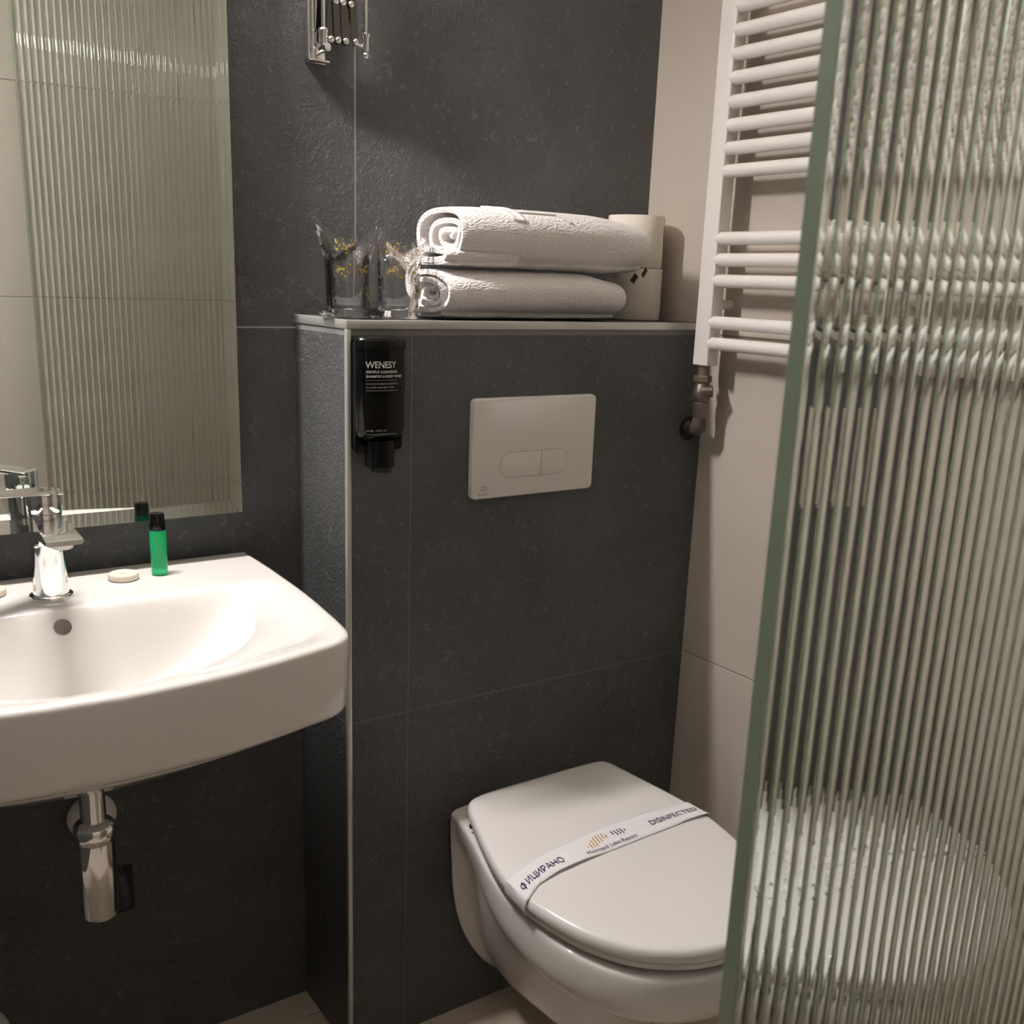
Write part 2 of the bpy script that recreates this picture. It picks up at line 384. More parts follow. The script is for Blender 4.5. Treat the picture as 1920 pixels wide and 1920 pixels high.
box('polished_edge', (-0.4008, -0.0105, 0.012), (-0.3998, 0.0, 2.0), GEDGE, sc)['label'] = 'solid green glass edge'  # opaque strip; inner reflections of the glass edge are painted in as green
box('floor_channel', (-0.395, -0.016, 0), (0.449, 0.010, 0.014), ALU, sc, 0.001)
box('wall_channel', (xe-gx-0.4-0.006, -0.016, 0.014), (W-gx-0.4, 0.010, 2.0), ALU, sc, 0.001)

# ------------------------------------------------------------------ towel rail radiator
rad = thing('towel_radiator', 'white ladder towel radiator with horizontal round bars on the beige wall', 'radiator', (0.64, -0.23, 1.12))
ux0, ux1 = 0.626, 0.652; uy1 = -0.205; uyw = 0.034
YL2 = -0.205-0.46
def upright(y1, parent):
    bm = bmesh.new(); bm_box(bm, (ux0-0.64, y1-uyw+0.23, 0.0), (ux1-0.64, y1+0.23, 0.80), 0.0022, 3)
    me = bpy.data.meshes.new('upright'); bm.to_mesh(me); bm.free(); return sharp(link('upright', me, RAILW, parent), 50)
upright(uy1, rad); upright(YL2, rad)
bz = [1.663, 1.629, 1.5955, 1.5615, 1.527, 1.493, 1.459, 1.425, 1.323, 1.290, 1.257, 1.191, 1.157]
bz += [1.76, 1.794, 1.828, 1.862, 1.896]
for z in bz:
    y0, y1 = uy1-uyw+0.004, YL2-0.004
    pts = []
    for k in range(25):
        t = k/24; pts.append((0.6355-0.64, y0+(y1-y0)*t+0.23, z-1.12))
    r = [0.0106]*25
    pts = [(pts[0][0], pts[0][1]+0.0, pts[0][2])]+pts; pts[0] = (pts[0][0], pts[0][1]+0.001, pts[0][2]); r = [0.0085]+r
    link('bar', tube_pts(pts, r, 24), RAILW, rad)
for y1 in (uy1, YL2):
    for z in (1.22, 1.72):
        link('wall_bracket', tube_pts([(ux1-0.64-0.001, y1-uyw/2+0.23, z-1.12), (W-0.64, y1-uyw/2+0.23, z-1.12)], 0.008), RAILW, rad)
# valve
vx, vy = 0.640, -0.2185
val = thing('radiator_valve', 'tarnished metal angle valve under the radiator entering the slate boxing', 'valve', (vx, vy, 1.012))
link('brass_nipple', lathe([(0.0095, 0.088), (0.0095, 0.1085)], 24), BRASS, val)['label'] = 'dull brass nipple'
def hexring(r, z, n=6): return [(r*math.cos(2*math.pi*k/n+0.3), r*math.sin(2*math.pi*k/n+0.3), z) for k in range(n)]
link('union_nut', rings([hexring(0.0135, 0.0795), hexring(0.0152, 0.0815), hexring(0.0152, 0.089), hexring(0.0135, 0.091)]), BRASS, val, smooth=False)
o = link('valve_body', lathe([(0.010, 0.0795), (0.012, 0.074), (0.0145, 0.066), (0.0152, 0.060), (0.0145, 0.050), (0.0125, 0.048), (0.0125, 0.0475)], 28), VALVEM, val)
link('lockshield_cap', tube_pts([(-0.004, -0.004, 0.064), (0.008, -0.018, 0.066)], [0.0105, 0.0095], 20), VALVEM, val)
o = link('lower_nut', rings([hexring(0.0122, 0.0465, 8), hexring(0.0128, 0.045, 8), hexring(0.0124, 0.022, 8), hexring(0.0115, 0.020, 8)]), VALVEM, val, smooth=False)
link('elbow', tube_pts([(0, 0, 0.021), (0, 0, 0.012), (0.002, 0.003, 0.004), (0.005, 0.010, 0.0), (0.010, 0.020, -0.002), (0.013, 0.0405, -0.002)], [0.0108, 0.0125, 0.0135, 0.013, 0.0115, 0.011], 18), RUST, val)
link('wall_opening', lathe([(0.0215, 0), (0.0215, -0.0008)], 24, (0.656, -D-0.0001, 1.007), 'y'), BLACKM)  # flat black disc; the shade inside the hole is put into its colour
tag(bpy.data.objects['wall_opening'], 'rough black hole in the slate tile around the radiator pipe', 'hole')

# ------------------------------------------------------------------ flush plate
px0, pz0, pw, ph = 0.2025, 0.9209, 0.234, 0.1535
fp = thing('flush_plate', 'white rectangular flush plate with rounded corners on the slate boxing above the toilet', 'flush plate', (px0+pw/2, -D, pz0))
ox = px0+pw/2
def rr(x0, x1, z0, z1, r, y, n=8): return [(x-ox, y, z-pz0) for x, z in rrect(x0, x1, z0, z1, r, n)]
o = link('plate', rings([rr(px0, px0+pw, pz0, pz0+ph, 0.008, 0.0), rr(px0, px0+pw, pz0, pz0+ph, 0.008, -0.0085), rr(px0+.001, px0+pw-.001, pz0+.001, pz0+ph-.001, 0.0075, -0.0108), rr(px0+.0025, px0+pw-.0025, pz0+.0025, pz0+ph-.0025, 0.0065, -0.0115)]), PLATEW, fp); sharp(o, 50)
bx0, bx1, bz0, bz1 = 0.2525, 0.3845, 0.9508, 0.9908
R_ = (bz1-bz0)/2; bs = 0.3305
def pill(x0, x1, off, y, left):
    z0, z1 = bz0+off, bz1-off; r = (z1-z0)/2; out = []
    if left:
        for k in range(17):
            a = math.radians(90+180*k/16); out.append((x0+off+r+r*math.cos(a)-ox, y, (z0+z1)/2+r*math.sin(a)-pz0))
        out += [(x1-off-ox, y, z0-pz0), (x1-off-ox, y, z1-pz0)]
    else:
        for k in range(17):
            a = math.radians(-90+180*k/16); out.append((x1-off-r+r*math.cos(a)-ox, y, (z0+z1)/2+r*math.sin(a)-pz0))
        out += [(x0+off-ox, y, z1-pz0), (x0+off-ox, y, z0-pz0)]
    return out
# flat dark sheet painted as the shaded gap round the buttons, then the two buttons
def stad(off, y):
    r = R_-off; out = []
    for k in range(17):
        a = math.radians(90+180*k/16); out.append((bx0+R_+r*math.cos(a)-ox, y, (bz0+bz1)/2+r*math.sin(a)-pz0))
    for k in range(17):
        a = math.radians(-90+180*k/16); out.append((bx1-R_+r*math.cos(a)-ox, y, (bz0+bz1)/2+r*math.sin(a)-pz0))
    return out
link('button_gap', rings([stad(0, -0.0110), stad(0, -0.01165)]), LINE, fp, smooth=False)
for nm, a, b, lf in (('large_button', bx0, bs, True), ('small_button', bs, bx1, False)):
    o = link(nm, rings([pill(a, b, 0.0004, -0.0112, lf), pill(a, b, 0.0004, -0.0119, lf), pill(a, b, 0.0009, -0.0122, lf)]), PLATEW, fp); sharp(o, 40)
lg = plain('grey_print', (0.28, 0.25, 0.22), 0.7)
bm = bmesh.new()
lx, lz = 0.2235, 0.9375
for k in range(28):
    a0, a1 = 2*math.pi*k/28, 2*math.pi*(k+1)/28
    q = [(lx+r*1.25*math.cos(a), -0.01175, lz+r*0.9*math.sin(a)) for r, a in ((0.0045, a0), (0.0045, a1), (0.0037, a1), (0.0037, a0))]
    bm.faces.new([bm.verts.new((p[0]-ox, p[1], p[2]-pz0)) for p in q])
for w_, h_, zz in ((0.0042, 0.0007, 0.0010), (0.0042, 0.0007, -0.0014)):
    q = [(lx-w_/2, lz+zz), (lx+w_/2, lz+zz), (lx+w_/2, lz+zz+h_), (lx-w_/2, lz+zz+h_)]
    bm.faces.new([bm.verts.new((p[0]-ox, -0.01175, p[1]-pz0)) for p in q])
me = bpy.data.meshes.new('emblem'); bm.to_mesh(me); bm.free(); link('printed_emblem', me, lg, fp, smooth=False)
text_mesh('printed_name', 'Ideal Standard', 0.0036, lg, fp, lambda x, y: (x+lx-ox, -0.01175, y+lz-0.0105-pz0), align='CENTER', bold=0.00003)

# ------------------------------------------------------------------ soap dispenser
ds = thing('soap_dispenser', 'black wall soap dispenser with white lettering beside the corner profile of the boxing', 'soap dispenser', (0.047, -D, 0.98))
dx, dz = 0.047, 0.98
def dring(x0, x1, yb, yf, bulge, z, n=40):
    """rounded rectangle in plan whose front bows outward"""
    pts = rrect(x0, x1, yf, yb, 0.010, 6); out = []
    for x, y in pts:
        u = (x-(x0+x1)/2)/((x1-x0)/2); w_ = (yb-y)/(yb-yf)
        out.append((x-dx, y-bulge*(1-u*u)*w_+D, z-dz))
    return out
bX0, bX1, bYb, bYf, bB = 0.0040, 0.0780, -D-0.008, -D-0.028, 0.009
prof = [(1.022, 0.016), (1.024, 0.008), (1.030, 0.003), (1.040, 0.0), (1.150, 0.0)]
rs = [dring(bX0+i, bX1-i, bYb-i*0.3, bYf+i, bB, z) for z, i in prof]
link('bottle', rings(rs), BLACK, ds)
rs = [dring(bX0-0.0012+i, bX1+0.0012-i, bYb, bYf-0.001+i, bB, z) for z, i in ((1.1505, 0), (1.160, 0.0), (1.1645, 0.0015), (1.1665, 0.005))]
link('top_cap', rings(rs), BLACK, ds)
o = link('wall_holder', rings([[(x-dx, -0.0, z-dz) for x, z in rrect(0.006, 0.080, 1.008, 1.162, 0.006)], [(x-dx, -0.012, z-dz) for x, z in rrect(0.006, 0.080, 1.008, 1.162, 0.006)]]), BLACK, ds); sharp(o, 40)
link('holder_lip', rings([dring(0.008, 0.040, -D-0.002, -D-0.016, 0.002, z) for z in (1.006, 1.0165)]), BLACK, ds)
link('pump_neck', rings([dring(0.020, 0.062, -D-0.006, -D-0.030, 0.004, z) for z in (1.0235, 0.9865)]), BLACK, ds)
link('nozzle', lathe([(0.0145, 0.986-dz), (0.0150, 0.9805-dz), (0.012, 0.9785-dz)], 24, (0.043-dx, -0.020, 0)), BLACKM, ds)
def dface(x, z):
    u = (x-(bX0+bX1)/2)/((bX1-bX0)/2); return bYf-bB*(1-u*u)-0.0003
def dtxt(nm, s, size, x0, z0, m, bold=0.0, sx=1.0):
    text_mesh(nm, s, size, m, ds, lambda x, y: (x0+x-dx, dface(x0+x, z0+y)+D, z0+y-dz), bold=bold, sx=sx)
T0 = 0.0135
dtxt('brand_lettering', 'WENESY', 0.0125, T0-0.0015, 1.1255, INK, 0.00018, 0.92)
dtxt('lettering_line', 'GENTLE CLEANSING', 0.0050, T0-0.001, 1.1185, INK, 0.0001)
dtxt('lettering_line', 'SHAMPOO & BODY WASH', 0.0046, T0-0.001, 1.1125, INK, 0.0001)
dtxt('lettering_line', 'CONTAINS PREMIUM INGREDIENTS', 0.0030, T0-0.001, 1.1030, INKD, 0.00003)
dtxt('lettering_line', 'ALL HAIR AND SKIN TYPES', 0.0034, T0-0.001, 1.0980, INKD, 0.00003)
dtxt('lettering_line', '380 ML / 12.8 FL OZ', 0.0034, T0-0.001, 1.0385, INKD, 0.00003)
for zz in (1.1085, 1.0945, 1.0345):
    bm = bmesh.new(); vs = []
    for k in range(25):
        x = T0-0.001+0.047*k/24; vs.append((bm.verts.new((x-dx, dface(x, 0)+D, zz-dz)), bm.verts.new((x-dx, dface(x, 0)+D, zz+0.0005-dz))))
    for k in range(24): bm.faces.new((vs[k][0], vs[k+1][0], vs[k+1][1], vs[k][1]))
    me = bpy.data.meshes.new('rule'); bm.to_mesh(me); bm.free(); link('printed_rule', me, INKD, ds, smooth=False)

# ------------------------------------------------------------------ extending mirror arm on the wall (top edge)
ar = thing('extending_mirror_arm', 'chrome scissor arm of a folding shaving mirror fixed to the slate wall', 'mirror arm', (0.035, 0, 1.536))
ax, az = 0.035, 1.536
def A(x, y, z): return (x-ax, y, z-az)
bm = bmesh.new()
bm_box(bm, A(0.020, -0.003, 1.536), A(0.052, -0.0005, 1.79), 0.0008, 2)
bm_box(bm, A(0.020, -0.016, 1.536), A(0.0225, -0.001, 1.79), 0.0008, 2)
me = bpy.data.meshes.new('p'); bm.to_mesh(me); bm.free(); sharp(link('wall_channel', me, CHROME, ar))
box('channel_foot', A(0.020, -0.019, 1.5365), A(0.052, -0.001, 1.5395), CHROME, ar, 0.001)
link('channel_rod', tube_pts([A(0.029, -0.011, 1.54), A(0.029, -0.011, 1.785)], 0.0027, 14), CHROME, ar)
link('hinge_knuckle', tube_pts([A(0.036, -0.006, 1.551), A(0.041, -0.016, 1.555), A(0.045, -0.027, 1.556)], [0.007, 0.0068, 0.0062], 18), CHROME, ar)
link('inner_rod', tube_pts([A(0.0415, -0.02, 1.552), A(0.0415, -0.02, 1.785)], 0.0030, 14), CHROME, ar)
link('inner_collar', lathe([(0.0062, 0), (0.0068, 0.002), (0.0066, 0.017), (0.0074, 0.0185), (0.0074, 0.0215), (0.006, 0.0235)], 22, A(0.0415, -0.02, 1.557)), CHROME, ar)
link('outer_rod', tube_pts([A(0.1035, -0.028, 1.566), A(0.1035, -0.028, 1.785)], 0.0030, 14), CHROME, ar)
link('outer_collar', lathe([(0.0042, 0), (0.005, 0.002), (0.0052, 0.019), (0.0068, 0.0205), (0.0068, 0.0235), (0.004, 0.025)], 22, A(0.1035, -0.028, 1.5565)), CHROME, ar)
link('end_ball', lathe([(0.001, -0.0052), (0.003, -0.0042), (0.0046, -0.0022), (0.0052, 0), (0.0046, 0.0022), (0.003, 0.0042), (0.001, 0.0052)], 20, A(0.1035, -0.028, 1.552)), CHROME, ar)
SM = plain('satin_chrome_strip', (0.20, 0.195, 0.19), 0.22, 1.0, bump=(90, .1))
piv_lo = [(0.0505, 1.5665), (0.0615, 1.5668), (0.0735, 1.5670), (0.0890, 1.5680)]
piv_hi = [(0.0580, 1.6165), (0.0690, 1.6160), (0.0815, 1.6155)]
def strip(x0, z0, x1, z1, y, w_=0.0052, t=0.0013):
    a = Vector((x0, 0, z0)); b = Vector((x1, 0, z1)); d_ = (b-a).normalized(); p = Vector((-d_.z, 0, d_.x))
    def ring(yy):
        out = []
        for c0, sgn in ((a, -1), (b, 1)):
            for k in range(9):
                an = math.pi*(k/8)-math.pi/2
                q = c0+d_*(sgn*math.cos(an)*w_)+p*(sgn*math.sin(an)*w_); out.append(A(q.x, yy, q.z))
        return out
    return rings([ring(y), ring(y-t)])
zt = 1.72
for i, (x0, z0) in enumerate(piv_lo):
    if i < 3:
        x1, z1 = piv_hi[i]
        link('scissor_bar', strip(x0, z0, x1+0.006, 1.70, -0.021), SM, ar, smooth=False)
    if i > 0:
        x1, z1 = piv_hi[i-1]
        link('scissor_bar', strip(x0, z0, x1-0.003, 1.70, -0.0235), SM, ar, smooth=False)
for x, z in piv_lo+piv_hi:
    link('pivot', lathe([(0.0044, 0), (0.0046, -0.002), (0.0036, -0.0035), (0.0020, -0.0038), (0.0016, -0.0026), (0.0004, -0.0025)], 20, A(x, -0.0252, z), 'y'), CHROME, ar)
link('link_to_collar', tube_pts([A(0.089, -0.024, 1.5665), A(0.097, -0.026, 1.5635), A(0.1035, -0.028, 1.562)], 0.0026, 12), CHROME, ar)

# ------------------------------------------------------------------ basin
bcx, bz_ = -0.391, 0.8315
half = [(0.303, 0.0), (0.3032, -0.10), (0.300, -0.21), (0.2955, -0.28), (0.290, -0.336), (0.2845, -0.385), (0.279, -0.412), (0.268, -0.431), (0.248, -0.4445), (0.2226, -0.452), (0.16, -0.4685), (0.087, -0.481), (0.0, -0.4865)]
hs = smooth_poly([(x, y, 0) for x, y in half], 6)
outline = [(p.x, p.y) for p in hs] + [(-p.x, p.y) for p in hs[::-1][1:]]
NB = 260
ol = resample([(x, y, 0) for x, y in outline], NB, closed=True)
nb = len(ol)
def norm2(i):
    a = ol[i-1]; b = ol[(i+1) % nb]; t = (b-a).normalized(); return Vector((-t.y, t.x, 0)) 
sgn = 1 if norm2(nb//2).y < 0 else -1
nrm = [norm2(i)*sgn for i in range(nb)]
cen = Vector((0, -0.27, 0))
def bh(x, y):
    """depth of the basin surface below the rim (local x, y)"""
    if y > -0.172: 
        back = 0.0
    d_edge = min(abs(abs(x)-interp([-0.45, -0.336, -0.21, 0], [0.272, 0.290, 0.300, 0.303], y)), 1)
    fr = y-interp([0, 0.087, 0.16, 0.2226, 0.268], [-0.4865, -0.481, -0.4685, -0.452, -0.431], abs(x))
    e_ = sstep(0.012, 0.065, d_edge)*sstep(0.010, 0.06, fr)*sstep(0.160, 0.20, -y)
    X = x/0.275; Y = (-0.168-y)/0.292
    dep = 0.011*e_
    if y < -0.168:
        q = math.sqrt(X*X+Y*Y)
        bowl = 1-sstep(0.25, 1.0, q)
        bowl = 0.75*bowl+0.25*sstep(0, 1, max(0, (0.92-q)/0.55))
        dep += 0.098*bowl*sstep(0.0, 0.050, -0.168-y)**0.8
    return dep
rs = []
under = [(0.55, -0.150), (0.75, -0.125), (0.90, -0.106)]
for s, z in under:
    rs.append([tuple(cen+(ol[i]-cen)*s+Vector((0, 0, z))) for i in range(nb)])
for off, z in ((-0.020, -0.1010), (-0.011, -0.0990), (-0.0055, -0.0945), (-0.003, -0.088), (-0.0015, -0.06), (-0.0004, -0.03), (0, -0.008), (-0.0008, -0.0045), (-0.0028, -0.0018), (-0.006, -0.0004)):
    rs.append([tuple(ol[i]+nrm[i]*off+Vector((0, 0, z))) for i in range(nb)])
M_ = 100
for k in range(1, M_):
    s = (1-k/M_)
    rs.append([(lambda p: (p.x, p.y, -bh(p.x, p.y)))(cen+(ol[i]+nrm[i]*-0.0065-cen)*s) for i in range(nb)])
rs = [[(x, min(y, -0.0008), z) for x, y, z in r] for r in rs]
bas = thing('wash_basin', 'white wall-hung ceramic wash basin with a curved front under the mirror', 'wash basin', (bcx, 0, bz_))
bo = link('bowl', rings(rs, cap0=True, cap1=True), CERAMIC, bas)
# overflow hole ring + drain
link('overflow_hole', lathe([(0.0105, 0.0), (0.0108, -0.0012), (0.0098, -0.0022), (0.0088, -0.0006), (0.0005, -0.0002)], 28, (0, 0, 0), 'y'), plain('overflow_grey', (0.20, 0.17, 0.15), 0.5), bas)
ov = bpy.data.objects['overflow_hole']; ov.location = (-0.004, -0.189, -0.0185); ov.rotation_euler = (math.radians(-35), 0, 0)
link('drain', lathe([(0.0005, 0.004), (0.02, 0.0035), (0.030, 0.001), (0.032, -0.001)], 32, (0, -0.265, -0.107)), CHROME, bas)

# ------------------------------------------------------------------ tap
tp = thing('basin_tap', 'chrome single-lever mixer tap standing on the back ledge of the basin', 'tap', (-0.391, -0.1108, bz_))
link('base_ring', lathe([(0.0265, 0.0), (0.0272, 0.002), (0.0262, 0.0045), (0.0225, 0.0062)], 44), CHROME, tp)
def sq(hx, hy, z, yo=0.0, p=3.2, n=44):
    out = []
    for k in range(n):
        a = 2*math.pi*k/n; c, s = math.cos(a), math.sin(a)
        out.append((hx*math.copysign(abs(c)**(2/p), c), yo+hy*math.copysign(abs(s)**(2/p), s), z))
    return out
link('body', rings([sq(0.0222, 0.0222, 0.005, 0, 2.05), sq(0.0215, 0.0215, 0.025, 0, 2.05), sq(0.0203, 0.0203, 0.055, 0, 2.05), sq(0.0196, 0.0196, 0.085, 0, 2.05), sq(0.0198, 0.0198, 0.102, 0, 2.05), sq(0.0205, 0.0205, 0.112, 0, 2.05)]), CHROME, tp)
# spout: tapered slab reaching out over the bowl
def sl(y, hw, z0, z1): 
    b = 0.0025
    return [(-hw+b, y, z0), (hw-b, y, z0), (hw, y, z0+b), (hw, y, z1-b*0.4), (hw-b*0.4, y, z1), (-hw+b*0.4, y, z1), (-hw, y, z1-b*0.4), (-hw, y, z0+b)]
o = link('spout', rings([sl(-0.002, 0.0175, 0.062, 0.110), sl(-0.018, 0.0180, 0.072, 0.1095), sl(-0.045, 0.0195, 0.084, 0.1065), sl(-0.08, 0.0212, 0.0905, 0.1030), sl(-0.108, 0.0220, 0.0925, 0.1000), sl(-0.111, 0.0215, 0.0932, 0.0990)]), CHROME, tp); sharp(o, 30)
link('aerator', lathe([(0.0125, 0.0935), (0.0125, 0.0875), (0.0105, 0.0865)], 28, (0, -0.094, 0)), plain('white_aerator', (0.75, 0.72, 0.72), 0.3), tp)['label'] = 'pale aerator under the spout tip'
link('head', lathe([(0.0202, 0.1125), (0.0210, 0.1145), (0.0212, 0.1325), (0.0206, 0.1345)], 44), CHROME, tp)
# lever: flat paddle swung to the side
def lv(t):
    w_ = 0.0212*(1-t)+0.013*t
    x = 0.014-0.105*t; z = 0.1345+0.012*t
    th = 0.0055*(1-t)+0.004*t
    return [(x, -w_-0.002*t, z), (x, w_, z), (x, w_, z+th), (x, -w_-0.002*t, z+th)]
lev = rings([lv(k/10) for k in range(11)])
o = link('lever', lev, CHROME, tp); sharp(o, 30); o.rotation_euler = (0, 0, math.radians(32)); mo = o.modifiers.new('b', 'BEVEL'); mo.width = 0.0012; mo.segments = 2
link('lever_cap', lathe([(0.0209, 0.1342), (0.0212, 0.139), (0.0205, 0.1404), (0.0005, 0.1408)], 44), CHROME, tp)
link('temperature_mark', lathe([(0.003, 0.0), (0.003, -0.0006), (0.0005, -0.0007)], 16, (-0.012, -0.0218, 0.122), 'y'), plain('dark_mark', (0.06, 0.05, 0.06), 0.4), tp)

# ------------------------------------------------------------------ bottle trap
trp = thing('bottle_trap', 'chrome bottle trap hanging under the basin', 'drain trap', (-0.388, -0.25, 0.44))
link('tail_pipe', lathe([(0.0155, 0.135), (0.0155, 0.196), (0.0195, 0.197), (0.0195, 0.215), (0.0155, 0.216), (0.0155, 0.235)], 32), CHROME, trp)
link('trap_cup', lathe([(0.0165, 0.0), (0.0215, 0.001), (0.0235, 0.004), (0.0235, 0.108)], 36), CHROME, trp)
link('collar_nut', lathe([(0.0238, 0.1085), (0.0252, 0.110), (0.0252, 0.128), (0.0235, 0.131), (0.0165, 0.136)], 36), CHROME, trp)
link('outlet_pipe', tube_pts([(0.0, 0.018, 0.098), (0.006, 0.05, 0.094), (0.035, 0.18, 0.04), (0.047, 0.246, 0.010)], 0.0145, 24), CHROME, trp)
link('wall_rosette', lathe([(0.036, 0.249), (0.036, 0.245), (0.030, 0.238), (0.016, 0.234)], 36, (0.047, 0, 0.008), 'y', cap=False), RAILW, trp)['label'] = 'white wall rosette of the waste pipe'
# flat plate coloured black for the shade of a recess, with hose to the right of the trap
rc = thing('hose_outlet', 'small square black opening with a grey hose in the slate wall beside the trap', 'pipe opening', (-0.30, 0, 0.29))
box('opening', (-0.022, -0.0012, -0.020), (0.013, -0.0002, 0.060), BLACKM, rc)
link('hose', tube_pts([(-0.012, 0.0, 0.055), (-0.012, -0.02, 0.052), (-0.009, -0.028, 0.035), (-0.006, -0.022, 0.01), (-0.006, -0.002, -0.005)], 0.010, 14), GREYP, rc)

# ------------------------------------------------------------------ things on the basin
def soap(x, y, label):
    t = thing('soap_bar', label, 'soap', (x, y, bz_), group='round soaps on the basin')
    link('soap_disc', lathe([(0.0185, 0.0005), (0.0202, 0.002), (0.0205, 0.006), (0.0195, 0.0088), (0.0175, 0.0095), (0.0160, 0.0084), (0.0005, 0.0084)], 44), SOAPM, t)
    bm = bmesh.new()
    for zz, w_ in ((0.0040, 0.008), (0.0008, 0.012), (-0.0026, 0.009)):
        bm_box(bm, (-w_/2, zz-0.0006, 0.0080), (w_/2, zz+0.0006, 0.0090), 0.0002, 1)
    me = bpy.data.meshes.new('s'); bm.to_mesh(me); bm.free(); link('embossing', me, SOAPM, t, smooth=False)
    return t
soap(-0.2903, -0.0738, 'round cream soap between the tap and the green bottle')
soap(-0.4590, -0.0722, 'round cream soap left of the tap at the picture edge')
bt = thing('toiletry_bottle', 'small green toiletry bottle with a black cap on the basin ledge', 'bottle', (-0.2402, -0.0725, bz_))
link('bottle_body', lathe([(0.0085, 0.0004), (0.0108, 0.0012), (0.0112, 0.003), (0.0112, 0.060), (0.0104, 0.0645), (0.0085, 0.0665)], 36), GREENB, bt)
link('cap', lathe([(0.0108, 0.0650), (0.0110, 0.0662), (0.0098, 0.0868), (0.0088, 0.0885), (0.0005, 0.0887)], 36), BLACK, bt)
bmk = bmesh.new()
text_mesh('label_print', 'SHOWER GEL', 0.0040, plain('green_dark_print', (0.0, 0.25, 0.09), 0.5), bt,
          lambda x, y: (0.01135*math.cos(math.radians(-52)+y/0.0112), 0.01135*math.sin(math.radians(-52)+y/0.0112), 0.018+x))

# ------------------------------------------------------------------ waste bin (mostly out of frame)
bn = thing('waste_bin', 'round bin with a pale domed lid on the floor at the lower left corner', 'bin', (-0.578, -0.16, 0))
link('bin_body', lathe([(0.078, 0.0), (0.082, 0.004), (0.082, 0.237), (0.080, 0.240)], 48), STEEL, bn)
link('bin_lid', lathe([(0.083, 0.241), (0.084, 0.245), (0.080, 0.258), (0.066, 0.272), (0.040, 0.281), (0.001, 0.284)], 48), RAILW, bn)
box('pedal', (-0.012, -0.115, 0.006), (0.012, -0.08, 0.012), BLACKM, bn, 0.002)

# ------------------------------------------------------------------ toilet
tcx = 0.322
def shear(y, z): return z+0.062*(y+D)
to = thing('toilet', 'white wall-hung toilet with a closed lid below the flush plate', 'toilet', (tcx, -D, 0))
SV = [0, .010, .020, .034, .06, .10, .15, .21, .27, .33, .38, .43, .465, .492, .508, .514]
LEV = [
 (0.400, [.131, .134, .136, .138, .143, .153, .171, .185, .190, .187, .177, .155, .126, .088, .046, 0], 1.0),
 (0.395, [.142, .143, .144, .145, .149, .158, .175, .189, .194, .191, .181, .159, .130, .091, .047, 0], 1.008),
 (0.370, [.142, .143, .142, .141, .146, .157, .175, .190, .195, .192, .182, .160, .131, .092, .048, 0], 1.01),
 (0.345, [.142, .142, .134, .130, .137, .152, .172, .188, .194, .191, .181, .159, .130, .091, .047, 0], 1.008),
 (0.325, [.142, .141, .124, .118, .124, .140, .162, .180, .187, .185, .175, .153, .125, .088, .045, 0], 0.995),
 (0.313, [.141, .140, .119, .112, .116, .130, .148, .165, .173, .170, .160, .138, .112, .078, .040, 0], 0.96),
 (0.300, [.141, .139, .116, .108, .112, .122, .133, .142, .146, .142, .130, .110, .088, .062, .032, 0], 0.88),
 (0.270, [.140, .138, .113, .105, .109, .116, .121, .122, .120, .112, .100, .084, .066, .046, .024, 0], 0.80),
 (0.220, [.134, .132, .106, .098, .102, .107, .109, .107, .102, .094, .083, .070, .056, .040, .021, 0], 0.74),
 (0.160, [.117, .115, .092, .086, .089, .093, .093, .090, .085, .078, .070, .060, .048, .035, .019, 0], 0.68),
 (0.110, [.088, .086, .074, .070, .073, .076, .076, .073, .069, .064, .058, .050, .041, .030, .016, 0], 0.62),
 (0.075, [.060, .059, .056, .055, .056, .058, .058, .056, .053, .050, .045, .040, .033, .024, .013, 0], 0.56),
 (0.062, [.035, .035, .034, .034, .035, .036, .036, .035, .034, .032, .030, .026, .021, .016, .009, 0], 0.48),
]
rs = []
for z, w_, fs in LEV:
    pts = []
    n1 = 3
    left = [(-w_[i], -(SV[i] if i < n1 else SV[i]*(1+(fs-1)*min(1, (i-n1+1)/5)))) for i in range(len(SV))]
    right = [(-x, y) for x, y in left[::-1][1:]]
    ring = [(x, y, shear(y-D, z) if z > 0.25 else z+0.062*y*max(0, (z-0.06)/0.2)) for x, y in left+right]
    rs.append(ring)
# inner funnel below the seat (closed by the lid)
top = rs[0]
inn = [[(x*0.93, -0.02+(y+0.02)*0.955 if y < -0.05 else y-0.004, z-0.001) for x, y, z in top]]
me = rings(rs[::-1]+inn, closed=True, cap0=True, cap1=True)
o = subsurf(link('bowl', me, CERAMIC, to), 2)
# lid and seat outlines
LL = [(-.139, -.0475), (-.1555, -.09), (-.178, -.1575), (-.1945, -.215), (-.2022, -.265), (-.1990, -.3136), (-.1895, -.355), (-.172, -.405), (-.133, -.460), (-.078, -.4968), (-.033, -.512), (0.0, -.5155)]
RL = [(0.033, -.512), (.070, -.500), (.112, -.4745), (.147, -.432), (.168, -.385), (.181, -.335), (.189, -.272), (.185, -.212), (.174, -.150), (.160, -.080), (.153, -.0425)]
lo_ = smooth_poly([(x, y, 0) for x, y in LL+RL], 8)
lo_ = [p for p in lo_] + [Vector((.10, -.0400, 0)), Vector((0, -.0400, 0)), Vector((-.10, -.0410, 0))]
lid_o = resample(lo_, 260)
for _ in range(14): lid_o = [(lid_o[i-1]+lid_o[i]*2+lid_o[(i+1) % len(lid_o)])/4 for i in range(len(lid_o))]
lcen = Vector((-0.003, -0.27, 0))
